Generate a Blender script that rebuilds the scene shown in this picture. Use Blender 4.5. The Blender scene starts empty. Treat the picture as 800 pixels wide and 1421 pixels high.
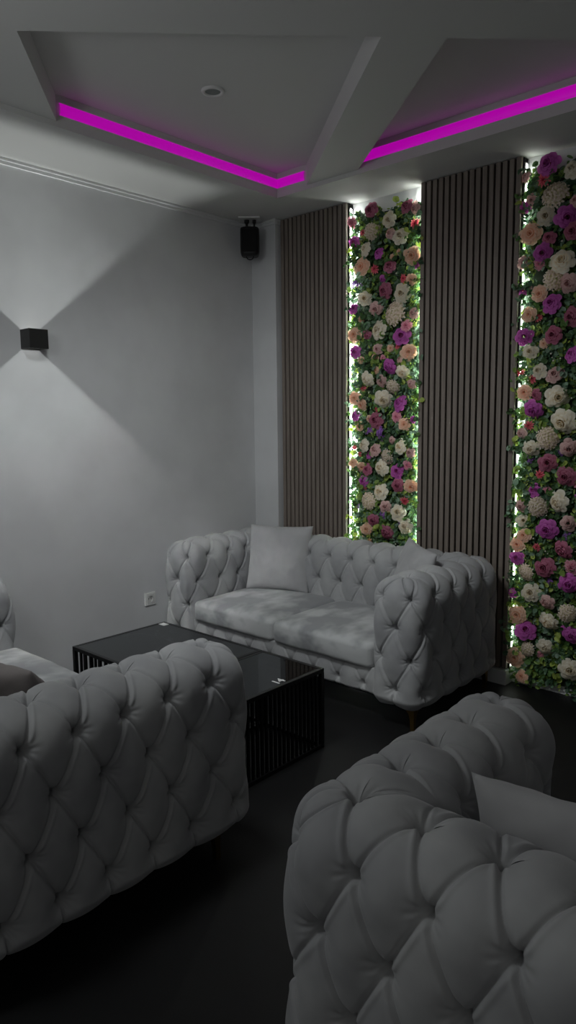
import bpy, bmesh, math, random
import numpy as np
from mathutils import Vector, Matrix

# ------------------------------------------------------------------ camera, world, lights
scene = bpy.context.scene
COL = scene.collection
PI = math.pi

cam_data = bpy.data.cameras.new('camera')
cam = bpy.data.objects.new('camera', cam_data)
COL.objects.link(cam)
scene.camera = cam
YAW, PITCH, ROLL = math.radians(42.343), math.radians(7.422), math.radians(-0.594)
fwd = Vector((-math.sin(YAW) * math.cos(PITCH), math.cos(YAW) * math.cos(PITCH), -math.sin(PITCH)))
r0 = Vector((math.cos(YAW), math.sin(YAW), 0))
u0 = r0.cross(fwd)
rgt = math.cos(ROLL) * r0 + math.sin(ROLL) * u0
upv = -math.sin(ROLL) * r0 + math.cos(ROLL) * u0
cam.matrix_world = Matrix(((rgt.x, upv.x, -fwd.x, 0.0), (rgt.y, upv.y, -fwd.y, 0.0),
                           (rgt.z, upv.z, -fwd.z, 1.55), (0, 0, 0, 1)))
cam_data.sensor_fit = 'VERTICAL'
cam_data.sensor_height = 36.0
cam_data.lens = 985.96 * 36.0 / 1421.0
cam_data.clip_start = 0.05

world = bpy.data.worlds.new('world')
scene.world = world
world.use_nodes = True
world.node_tree.nodes['Background'].inputs[0].default_value = (0.5, 0.52, 0.55, 1)
world.node_tree.nodes['Background'].inputs[1].default_value = 0.05

scene.view_settings.view_transform = 'Standard'
scene.view_settings.look = 'None'
scene.view_settings.exposure = 0.0
scene.view_settings.gamma = 1.0
scene.view_settings.use_curve_mapping = False


def lamp(name, kind, loc, target, power, color=(1, 1, 1), **kw):
    d = bpy.data.lights.new(name, kind)
    d.energy = power
    d.color = color
    for k, v in kw.items():
        setattr(d, k, v)
    o = bpy.data.objects.new(name, d)
    COL.objects.link(o)
    o.location = loc
    if target is not None:
        o.rotation_euler = (Vector(target) - Vector(loc)).to_track_quat('-Z', 'Y').to_euler()
    return o


COOL = (0.95, 0.985, 1.0)
# unseen lights added for their effect: a broad spot over the seating group, a fill
# that brightens ceiling and walls, and a dim one behind the camera
lamp('added_key_light', 'SPOT', (-2.05, 1.35, 2.88), (-2.85, 3.1, 0.5), 95, COOL,
     spot_size=math.radians(110), spot_blend=1.0, shadow_soft_size=0.22)
lamp('added_fill_light', 'POINT', (-2.1, 0.05, 2.35), None, 19, COOL, shadow_soft_size=0.18)
lamp('added_rear_fill', 'POINT', (0.9, -1.3, 2.3), None, 8, (1.0, 0.98, 0.96), shadow_soft_size=0.25)

# ------------------------------------------------------------------ helpers


def srgb(r, g, b):
    f = lambda c: (c / 255 / 12.92) if c / 255 <= 0.04045 else ((c / 255 + 0.055) / 1.055) ** 2.4
    return (f(r), f(g), f(b), 1.0)


def mat(name, color, rough=0.6, metal=0.0, emit=None, strength=0.0, **kw):
    m = bpy.data.materials.new(name)
    m.use_nodes = True
    b = m.node_tree.nodes['Principled BSDF']
    b.inputs['Base Color'].default_value = color if len(color) == 4 else (*color, 1)
    b.inputs['Roughness'].default_value = rough
    b.inputs['Metallic'].default_value = metal
    if emit:
        b.inputs['Emission Color'].default_value = emit
        b.inputs['Emission Strength'].default_value = strength
    for k, v in kw.items():
        b.inputs[k].default_value = v
    return m


def noise_color(m, c1, c2, scale=5.0, detail=4.0, lo=0.35, hi=0.65, stretch=(1, 1, 1), rough=0.55):
    nt = m.node_tree
    b = nt.nodes['Principled BSDF']
    tc = nt.nodes.new('ShaderNodeTexCoord')
    mp = nt.nodes.new('ShaderNodeMapping')
    mp.inputs['Scale'].default_value = stretch
    nz = nt.nodes.new('ShaderNodeTexNoise')
    nz.inputs['Scale'].default_value = scale
    nz.inputs['Detail'].default_value = detail
    nz.inputs['Roughness'].default_value = rough
    cr = nt.nodes.new('ShaderNodeValToRGB')
    cr.color_ramp.elements[0].position = lo
    cr.color_ramp.elements[0].color = c1
    cr.color_ramp.elements[1].position = hi
    cr.color_ramp.elements[1].color = c2
    nt.links.new(tc.outputs['Object'], mp.inputs['Vector'])
    nt.links.new(mp.outputs['Vector'], nz.inputs['Vector'])
    nt.links.new(nz.outputs['Fac'], cr.inputs['Fac'])
    nt.links.new(cr.outputs['Color'], b.inputs['Base Color'])
    return nz, cr, mp


def add_bump(m, scale=200, strength=0.1, dist=0.001, detail=3):
    nt = m.node_tree
    b = nt.nodes['Principled BSDF']
    tc = nt.nodes.new('ShaderNodeTexCoord')
    nz = nt.nodes.new('ShaderNodeTexNoise')
    nz.inputs['Scale'].default_value = scale
    nz.inputs['Detail'].default_value = detail
    bp = nt.nodes.new('ShaderNodeBump')
    bp.inputs['Strength'].default_value = strength
    bp.inputs['Distance'].default_value = dist
    nt.links.new(tc.outputs['Object'], nz.inputs['Vector'])
    nt.links.new(nz.outputs['Fac'], bp.inputs['Height'])
    nt.links.new(bp.outputs['Normal'], b.inputs['Normal'])


def link_mesh(name, me, material, parent=None, smooth=True):
    o = bpy.data.objects.new(name, me)
    COL.objects.link(o)
    if material is not None:
        for mm in (material if isinstance(material, (list, tuple)) else [material]):
            me.materials.append(mm)
    if smooth:
        me.polygons.foreach_set('use_smooth', [True] * len(me.polygons))
    if parent is not None:
        o.parent = parent
    return o


def obj(name, bm, material, parent=None, smooth=False, bevel=0.0, seg=2, angle=35):
    me = bpy.data.meshes.new(name)
    bm.normal_update()
    bm.to_mesh(me)
    bm.free()
    o = link_mesh(name, me, material, parent, smooth)
    if bevel > 0:
        md = o.modifiers.new('bevel', 'BEVEL')
        md.width = bevel
        md.segments = seg
        md.limit_method = 'ANGLE'
        md.angle_limit = math.radians(angle)
    return o


def add_box(bm, x0, x1, y0, y1, z0, z1):
    v = [bm.verts.new((x, y, z)) for z in (z0, z1) for y in (y0, y1) for x in (x0, x1)]
    for f in ((0, 2, 3, 1), (4, 5, 7, 6), (0, 1, 5, 4), (2, 6, 7, 3), (0, 4, 6, 2), (1, 3, 7, 5)):
        bm.faces.new([v[i] for i in f])


def box(name, dims, material, parent=None, bevel=0.0, seg=2):
    bm = bmesh.new()
    add_box(bm, *dims)
    return obj(name, bm, material, parent, bevel=bevel, seg=seg)


def add_prism(bm, pts, z0, z1):
    lo = [bm.verts.new((x, y, z0)) for x, y in pts]
    hi = [bm.verts.new((x, y, z1)) for x, y in pts]
    n = len(pts)
    bm.faces.new(lo[::-1])
    bm.faces.new(hi)
    for i in range(n):
        bm.faces.new((lo[i], lo[(i + 1) % n], hi[(i + 1) % n], hi[i]))


def add_lathe(bm, prof, n=32, M=None, cap=True):
    rings = []
    for r, z in prof:
        ring = []
        for i in range(n):
            a = 2 * PI * i / n
            p = Vector((r * math.cos(a), r * math.sin(a), z))
            ring.append(bm.verts.new(M @ p if M else p))
        rings.append(ring)
    for a, b in zip(rings[:-1], rings[1:]):
        for i in range(n):
            bm.faces.new((a[i], a[(i + 1) % n], b[(i + 1) % n], b[i]))
    if cap:
        bm.faces.new(rings[0][::-1])
        bm.faces.new(rings[-1])


def add_tube(bm, pts, r, n=10, closed=False):
    pts = [Vector(p) for p in pts]
    rings = []
    m = len(pts)
    for i, p in enumerate(pts):
        a = pts[(i - 1) % m] if (closed or i > 0) else p
        b = pts[(i + 1) % m] if (closed or i < m - 1) else p
        t = (b - a).normalized()
        s = t.cross(Vector((0.3, 0.2, 0.93))).normalized()
        w = t.cross(s)
        rings.append([bm.verts.new(p + r * (math.cos(2 * PI * k / n) * s + math.sin(2 * PI * k / n) * w)) for k in range(n)])
    for i in range(m if closed else m - 1):
        A, B = rings[i], rings[(i + 1) % m]
        for k in range(n):
            bm.faces.new((A[k], A[(k + 1) % n], B[(k + 1) % n], B[k]))
    if not closed:
        bm.faces.new(rings[0][::-1])
        bm.faces.new(rings[-1])


def tag(o, label, cat, group=None):
    o['label'] = label
    o['category'] = cat
    if group:
        o['group'] = group
    return o


def thing(name, label, cat, loc=(0, 0, 0), rotz=0.0, group=None):
    o = bpy.data.objects.new(name, None)
    o.empty_display_size = 0.1
    COL.objects.link(o)
    o.location = loc
    o.rotation_euler = (0, 0, rotz)
    return tag(o, label, cat, group)


def struct(o):
    o['kind'] = 'structure'
    return o


def dup_tree(root, loc, rotz, label=None):
    kids = {}
    for o in list(COL.objects):
        if o.parent is not None:
            kids.setdefault(o.parent.name, []).append(o)

    def rec(o, parent):
        c = o.copy()
        COL.objects.link(c)
        c.parent = parent
        for ch in kids.get(o.name, []):
            rec(ch, c)
        return c
    r = rec(root, None)
    r.location = loc
    r.rotation_euler = (0, 0, rotz)
    if label:
        r['label'] = label
    return r


def np_mesh(name, V, F):
    me = bpy.data.meshes.new(name)
    V = np.asarray(V, dtype=np.float32)
    F = [list(dict.fromkeys(f)) for f in F] if not isinstance(F, np.ndarray) else F
    if isinstance(F, np.ndarray):
        k = F.shape[1]
        me.vertices.add(len(V))
        me.vertices.foreach_set('co', V.ravel())
        me.loops.add(F.size)
        me.loops.foreach_set('vertex_index', F.ravel().astype(np.int32))
        me.polygons.add(len(F))
        me.polygons.foreach_set('loop_start', np.arange(0, F.size, k, dtype=np.int32))
        me.polygons.foreach_set('loop_total', np.full(len(F), k, dtype=np.int32))
        me.update(calc_edges=True)
        me.validate()
    else:
        me.from_pydata(V.tolist(), [], F)
        me.update()
    return me


# ------------------------------------------------------------------ materials
M_wall = mat('white_plaster', srgb(205, 206, 207), 0.8)
noise_color(M_wall, srgb(200, 201, 202), srgb(209, 210, 211), 2.5, 3)
add_bump(M_wall, 60, 0.08, 0.002, 5)
M_ceil = mat('ceiling_paint', srgb(205, 205, 203), 0.85)
add_bump(M_ceil, 40, 0.05, 0.002, 4)
M_floor = mat('black_floor', srgb(12, 12, 13), 0.55)
noise_color(M_floor, srgb(10, 10, 11), srgb(16, 16, 17), 6, 6)
add_bump(M_floor, 150, 0.2, 0.002)
M_trim = mat('white_trim', srgb(210, 211, 211), 0.55)

M_velvet = mat('grey_velvet', srgb(165, 166, 167), 0.85)
noise_color(M_velvet, srgb(152, 153, 155), srgb(176, 177, 177), 3.0, 4, 0.38, 0.62)
M_velvet.node_tree.nodes['Principled BSDF'].inputs['Sheen Weight'].default_value = 0.25
M_velvet.node_tree.nodes['Principled BSDF'].inputs['Sheen Roughness'].default_value = 0.4
add_bump(M_velvet, 700, 0.15, 0.0006)
M_cushion = mat('grey_velvet_seat', srgb(165, 166, 167), 0.85)
noise_color(M_cushion, srgb(138, 140, 142), srgb(186, 188, 188), 4.5, 3, 0.42, 0.58, (1, 0.7, 1.6))
M_cushion.node_tree.nodes['Principled BSDF'].inputs['Sheen Weight'].default_value = 0.3
add_bump(M_cushion, 700, 0.15, 0.0006)
M_pillow = mat('grey_pillow_velvet', srgb(168, 168, 169), 0.85)
noise_color(M_pillow, srgb(160, 160, 161), srgb(176, 176, 177), 4, 3)
M_pillow.node_tree.nodes['Principled BSDF'].inputs['Sheen Weight'].default_value = 0.25
add_bump(M_pillow, 700, 0.15, 0.0006)
M_taupe = mat('taupe_pillow_velvet', srgb(122, 116, 114), 0.85)
noise_color(M_taupe, srgb(114, 108, 106), srgb(130, 124, 122), 4, 3)
M_brass = mat('antique_brass', srgb(150, 122, 72), 0.32, 1.0)
M_lining = mat('black_lining', srgb(20, 20, 21), 0.9)

M_black = mat('black_steel', srgb(12, 12, 13), 0.42)
M_marble = mat('black_marble_top', srgb(32, 35, 37), 0.28)
M_glass = mat('black_glass_top', srgb(22, 24, 26), 0.03, **{'IOR': 1.5})
M_white = mat('white_plastic', srgb(222, 222, 220), 0.35)
M_socket = mat('socket_plastic', srgb(205, 205, 203), 0.35)
M_dark = mat('dark_hole', srgb(12, 12, 12), 0.6)
M_steel = mat('socket_contact', srgb(170, 165, 150), 0.3, 1.0)
M_speaker = mat('black_speaker_plastic', srgb(14, 14, 15), 0.5)
M_lampbox = mat('anthracite_lamp_metal', srgb(38, 38, 37), 0.42)

M_slat = mat('grey_brown_slat_wood', srgb(120, 110, 101), 0.6)
noise_color(M_slat, srgb(107, 97, 89), srgb(133, 123, 114), 9, 6, 0.3, 0.7, (9, 9, 0.35))
add_bump(M_slat, 120, 0.1, 0.001)
M_felt = mat('black_felt', srgb(10, 10, 10), 0.95)

M_led_pink = mat('magenta_led_diffuser', (0.3, 0.0, 0.25, 1), 0.5, emit=(1.0, 0.0, 0.88, 1), strength=0.34)
M_led_white = mat('white_led_strip', (0.8, 0.8, 0.8, 1), 0.5, emit=(0.95, 1.0, 0.95, 1), strength=48.0)
M_led_vignetted = mat('vignetted_white_led_strip', (0.8, 0.8, 0.8, 1), 0.5, emit=(0.95, 1.0, 0.92, 1), strength=17.0)  # weaker copy of the white strip; edge vignetting is put into its glow
M_lens = mat('frosted_lens', srgb(120, 126, 124), 0.35)
M_lampled = mat('lamp_led_lens', (0.8, 0.8, 0.8, 1), 0.4, emit=(1, 0.97, 0.94, 1), strength=1.2)

# smoked glass: a clear dark tint with a mirror-like surface
nt = M_glass.node_tree
gl = nt.nodes.new('ShaderNodeBsdfGlossy')
gl.inputs['Roughness'].default_value = 0.03
gl.inputs['Color'].default_value = (0.9, 0.93, 0.95, 1)
tp = nt.nodes.new('ShaderNodeBsdfTransparent')
tp.inputs['Color'].default_value = (0.42, 0.44, 0.46, 1)
fr = nt.nodes.new('ShaderNodeFresnel')
fr.inputs['IOR'].default_value = 1.62
ms = nt.nodes.new('ShaderNodeMixShader')
nt.links.new(fr.outputs[0], ms.inputs[0])
nt.links.new(tp.outputs[0], ms.inputs[1])
nt.links.new(gl.outputs[0], ms.inputs[2])
nt.links.new(ms.outputs[0], nt.nodes['Material Output'].inputs['Surface'])

# marble veins
nt = M_marble.node_tree
tc = nt.nodes.new('ShaderNodeTexCoord')
wv = nt.nodes.new('ShaderNodeTexNoise')
wv.inputs['Scale'].default_value = 2.3
wv.inputs['Detail'].default_value = 8
wv.inputs['Distortion'].default_value = 1.2
mt = nt.nodes.new('ShaderNodeMath')
mt.operation = 'SUBTRACT'
mt.inputs[1].default_value = 0.5
ab = nt.nodes.new('ShaderNodeMath')
ab.operation = 'ABSOLUTE'
cr = nt.nodes.new('ShaderNodeValToRGB')
cr.color_ramp.elements[0].position = 0.0
cr.color_ramp.elements[0].color = srgb(62, 66, 68)
cr.color_ramp.elements[1].position = 0.012
cr.color_ramp.elements[1].color = srgb(34, 37, 39)
nt.links.new(tc.outputs['Object'], wv.inputs['Vector'])
nt.links.new(wv.outputs['Fac'], mt.inputs[0])
nt.links.new(mt.outputs[0], ab.inputs[0])
nt.links.new(ab.outputs[0], cr.inputs['Fac'])
nt.links.new(cr.outputs['Color'], nt.nodes['Principled BSDF'].inputs['Base Color'])

# ------------------------------------------------------------------ the room
XL, YB = -3.76, 3.87            # left wall, back wall
XR, YR = 2.4, -2.6              # right wall, rear wall (behind the camera)
ZS, ZC = 2.93, 3.075            # soffit underside, raised ceiling
LX, LY = -3.19, 3.43            # inner lips of the dropped soffit
RX, RY = 1.5, -1.7              # far lips, out of the frame
FY = 3.80                       # front face of the slat panels

struct(box('floor', (XL - .1, XR + .1, YR - .1, YB + .1, -0.1, 0.0), M_floor))
struct(box('wall_left', (XL - .1, XL, YR - .1, YB + .1, 0.0, ZC), M_wall))
struct(box('wall_back', (XL, XR + .1, YB, YB + .1, 0.0, ZC), M_wall))
struct(box('wall_right', (XR, XR + .1, YR - .1, YB, 0.0, ZC), M_wall))
struct(box('wall_rear', (XL, XR, YR - .1, YR, 0.0, ZC), M_wall))
struct(box('ceiling', (XL - .1, XR + .1, YR - .1, YB + .1, ZC, ZC + 0.1), M_ceil))

# dropped soffit running round the room
bm = bmesh.new()
add_box(bm, XL, LX, YR, YB, ZS, ZC)
add_box(bm, LX, XR, LY, YB, ZS, ZC)
add_box(bm, LX, XR, YR, RY, ZS, ZC)
add_box(bm, RX, XR, RY, LY, ZS, ZC)
struct(obj('trim_1', bm, M_ceil))

# crossing diagonal beams inside the raised ceiling
ZBM = 2.955
d1 = Vector((0.768, -0.640)).normalized()      # the beams that run away from the corner
d2 = Vector((0.7045, 0.7097)).normalized()     # the beam across them


def clip(poly):
    """clip a convex polygon to the raised part of the ceiling"""
    def cut(p, axis, val, sign):
        out = []
        for i in range(len(p)):
            a, b = p[i], p[(i + 1) % len(p)]
            da, db = sign * (a[axis] - val), sign * (b[axis] - val)
            if da >= 0:
                out.append(a)
            if da * db < 0:
                t = da / (da - db)
                out.append(a + (b - a) * t)
        return out
    for ax, v, s in ((0, LX, 1), (0, RX, -1), (1, LY, -1), (1, RY, 1)):
        poly = cut(poly, ax, v, s)
        if not poly:
            break
    return poly


def beam(bm, p, d, width, side, z0=ZBM, t0=-6, t1=6):
    n = Vector((-d.y, d.x)) * side
    a = [p + d * t0, p + d * t1, p + d * t1 + n * width, p + d * t0 + n * width]
    area = sum(a[i].x * a[(i + 1) % 4].y - a[(i + 1) % 4].x * a[i].y for i in range(4))
    if area < 0:
        a = a[::-1]
    a = clip(a)
    if len(a) > 2:
        add_prism(bm, [(q.x, q.y) for q in a], z0, ZC)


bm = bmesh.new()
pc = Vector((-1.47, 2.52))                      # where the cross beam's near edge turns
beam(bm, Vector((-2.945, 3.43)), d1, 0.247, 1)  # beam to the back lip
beam(bm, Vector((-3.18, 1.90)), d1, 0.25, -1)   # beam to the left lip
struct(obj('trim_2', bm, M_ceil))
bm = bmesh.new()
beam(bm, pc, d2, 0.24, -1, ZBM - 0.0015)
struct(obj('trim_3', bm, M_ceil))

# small cornice along the left wall, turning over the corner pillar
PXR, PYF = -3.525, 3.765                        # corner pillar: right face, front face
struct(box('trim_4', (XL, PXR, PYF, YB, 0.0, ZS), M_wall))
bm = bmesh.new()
for (w, z0) in ((0.010, ZS - 0.034), (0.020, ZS - 0.015)):
    add_box(bm, XL, XL + w, YR, PYF, z0, ZS)
    add_box(bm, XL, PXR + w, PYF - w, PYF, z0, ZS)
    add_box(bm, PXR, PXR + w, PYF, FY + .01, z0, ZS)
struct(obj('trim_5', bm, M_trim, bevel=0.003))
bm = bmesh.new()
add_box(bm, -2.40, -1.745, FY - 0.022, YB, 0.0, 0.088)
add_box(bm, PXR, -2.88, FY - 0.022, YB, 0.0, 0.088)
struct(obj('baseboard_back', bm, M_trim, bevel=0.004))

# ------------------------------------------------------------------ slatted wall panels


def slat_panel(label, x0, x1, n):
    t = thing('slat_panel', label, 'wall panel', ((x0 + x1) / 2, FY + 0.035, 0.09), 0, 'slatted wall panels')
    cx = (x0 + x1) / 2
    w = x1 - x0
    zt = ZS - 0.09 - 0.004
    box('felt_backing', (-w / 2, w / 2, -0.012, 0.034, 0.002, zt), M_felt, t)
    bm = bmesh.new()
    p = w / n
    for i in range(n):
        a = -w / 2 + p * (i + 0.5) - 0.0135
        add_box(bm, a, a + 0.027, -0.035, -0.012, 0.002, zt)
    obj('slats', bm, M_slat, t, bevel=0.0015)
    return t


slat_panel('grey-brown slatted wall panel in the corner, left of the narrow flower wall', PXR + 0.012, -2.925, 15)
slat_panel('grey-brown slatted wall panel between the two strips of flower wall', -2.378, -1.748, 16)

# ------------------------------------------------------------------ flower walls
rng = random.Random(7)
FLOWERS_1 = '''B,-2.732,2.844,0.041 B,-2.468,2.811,0.041 C,-2.597,2.758,0.042 H,-2.721,2.713,0.051 D,-2.593,2.679,0.032 C,-2.513,2.645,0.047 K,-2.880,2.796,0.036 P,-2.871,2.675,0.033 C,-2.771,2.614,0.039 P,-2.677,2.574,0.032 B,-2.591,2.479,0.038 R,-2.707,2.486,0.033 O,-2.802,2.509,0.052 O,-2.428,2.521,0.049 D,-2.415,2.794,0.034 R,-2.414,2.705,0.034 P,-2.404,2.470,0.024 O,-2.437,2.385,0.034 R,-2.495,2.398,0.028 L,-2.866,2.418,0.029 B,-2.620,2.341,0.046 C,-2.494,2.306,0.052 C,-2.782,2.311,0.041 D,-2.693,2.241,0.041 H,-2.546,2.196,0.075 P,-2.872,2.256,0.032 D,-2.417,2.182,0.034 C,-2.661,2.103,0.056 K,-2.463,2.110,0.038 P,-2.497,2.054,0.048 O,-2.859,2.090,0.047 B,-2.762,2.082,0.033 R,-2.538,1.994,0.020 P,-2.852,1.981,0.037 O,-2.443,1.952,0.048 D,-2.685,1.989,0.031 P,-2.581,1.874,0.046 C,-2.751,1.803,0.047 D,-2.650,1.787,0.034 C,-2.485,1.836,0.042 H,-2.557,1.746,0.048 D,-2.425,1.759,0.030 L,-2.867,1.777,0.022 R,-2.805,1.745,0.025 O,-2.855,1.683,0.040 O,-2.799,1.642,0.038 C,-2.625,1.672,0.053 P,-2.499,1.640,0.048 P,-2.857,1.569,0.032 K,-2.527,1.561,0.036 B,-2.683,1.538,0.049 O,-2.470,1.513,0.036 L,-2.737,1.469,0.028 L,-2.653,1.455,0.037 O,-2.823,1.499,0.030 C,-2.779,1.375,0.040 C,-2.496,1.370,0.043 D,-2.688,1.347,0.041 D,-2.428,1.334,0.033 H,-2.599,1.305,0.049 R,-2.873,1.363,0.020 O,-2.879,1.257,0.028 O,-2.803,1.234,0.035 B,-2.760,1.216,0.035 C,-2.639,1.236,0.049 P,-2.517,1.216,0.041 K,-2.449,1.257,0.033 P,-2.791,1.139,0.032 R,-2.790,1.084,0.022 B,-2.512,1.129,0.041 O,-2.414,1.125,0.043 C,-2.644,1.077,0.051 H,-2.741,1.011,0.055 D,-2.608,0.986,0.037 R,-2.469,1.030,0.031 C,-2.508,0.954,0.049 L,-2.631,0.924,0.028 B,-2.703,0.888,0.038 L,-2.507,0.885,0.021 C,-2.450,0.871,0.046 O,-2.758,0.822,0.038 B,-2.592,0.818,0.047'''
FLOWERS_2 = '''P,-1.602,2.847,0.055 R,-1.627,2.778,0.036 C,-1.478,2.796,0.043 D,-1.728,2.815,0.028 H,-1.564,2.692,0.067 D,-1.694,2.693,0.028 D,-1.460,2.641,0.031 P,-1.731,2.661,0.028 C,-1.608,2.595,0.044 P,-1.500,2.567,0.051 B,-1.462,2.493,0.043 O,-1.688,2.517,0.053 B,-1.592,2.482,0.032 P,-1.622,2.409,0.044 K,-1.641,2.358,0.031 D,-1.726,2.378,0.033 C,-1.511,2.346,0.059 H,-1.551,2.264,0.056 D,-1.471,2.238,0.047 O,-1.631,2.200,0.041 P,-1.559,2.140,0.048 P,-1.729,2.228,0.023 D,-1.674,2.237,0.023 O,-1.682,2.098,0.037 R,-1.639,2.078,0.023 B,-1.448,2.063,0.047 B,-1.544,1.978,0.044 P,-1.708,1.984,0.041 O,-1.605,1.940,0.024 C,-1.671,1.900,0.037 P,-1.440,1.869,0.040 C,-1.615,1.794,0.039 D,-1.531,1.770,0.041 R,-1.732,1.796,0.024 R,-1.655,1.757,0.029 C,-1.513,1.654,0.054 O,-1.694,1.686,0.040 B,-1.631,1.671,0.029 P,-1.642,1.593,0.048 C,-1.473,1.526,0.062 R,-1.669,1.503,0.027 D,-1.707,1.460,0.030 H,-1.555,1.435,0.059 C,-1.648,1.380,0.043 D,-1.442,1.384,0.044 L,-1.660,1.320,0.024 B,-1.550,1.303,0.045 R,-1.595,1.235,0.029 B,-1.449,1.235,0.049 P,-1.626,1.146,0.035 L,-1.486,1.358,0.021 C,-1.482,1.095,0.055 H,-1.596,1.060,0.054 D,-1.700,1.053,0.030 D,-1.429,0.983,0.039 P,-1.539,0.937,0.051 C,-1.683,0.971,0.034 L,-1.435,0.907,0.026 O,-1.673,0.889,0.038 O,-1.708,0.837,0.039 R,-1.604,0.828,0.024 B,-1.446,0.839,0.050 P,-1.709,0.757,0.036 B,-1.545,0.725,0.051 K,-1.396,0.745,0.042 H,-1.652,0.683,0.048 P,-1.412,0.656,0.050 L,-1.525,0.646,0.019 C,-1.620,0.569,0.047 P,-1.732,0.551,0.028 D,-1.528,0.535,0.040 O,-1.694,0.429,0.049 C,-1.510,0.427,0.049 H,-1.412,0.487,0.048 P,-1.644,0.345,0.053 P,-1.381,0.370,0.042 H,-1.630,0.241,0.042 C,-1.525,0.277,0.041 O,-1.700,0.175,0.049 C,-1.386,0.176,0.051 O,-1.660,0.068,0.035 R,-1.731,0.204,0.020'''



def petal_grid(bm, uvl, fn, nu, nv):
    g = [[bm.verts.new(fn(-1 + 2 * i / nu, j / nv)) for i in range(nu + 1)] for j in range(nv + 1)]
    for j in range(nv):
        for i in range(nu):
            f = bm.faces.new((g[j][i], g[j][i + 1], g[j + 1][i + 1], g[j + 1][i]))
            f.smooth = True
            vs = (j / nv, j / nv, (j + 1) / nv, (j + 1) / nv)
            for l, v in zip(f.loops, vs):
                l[uvl].uv = (0.5, v)


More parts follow.
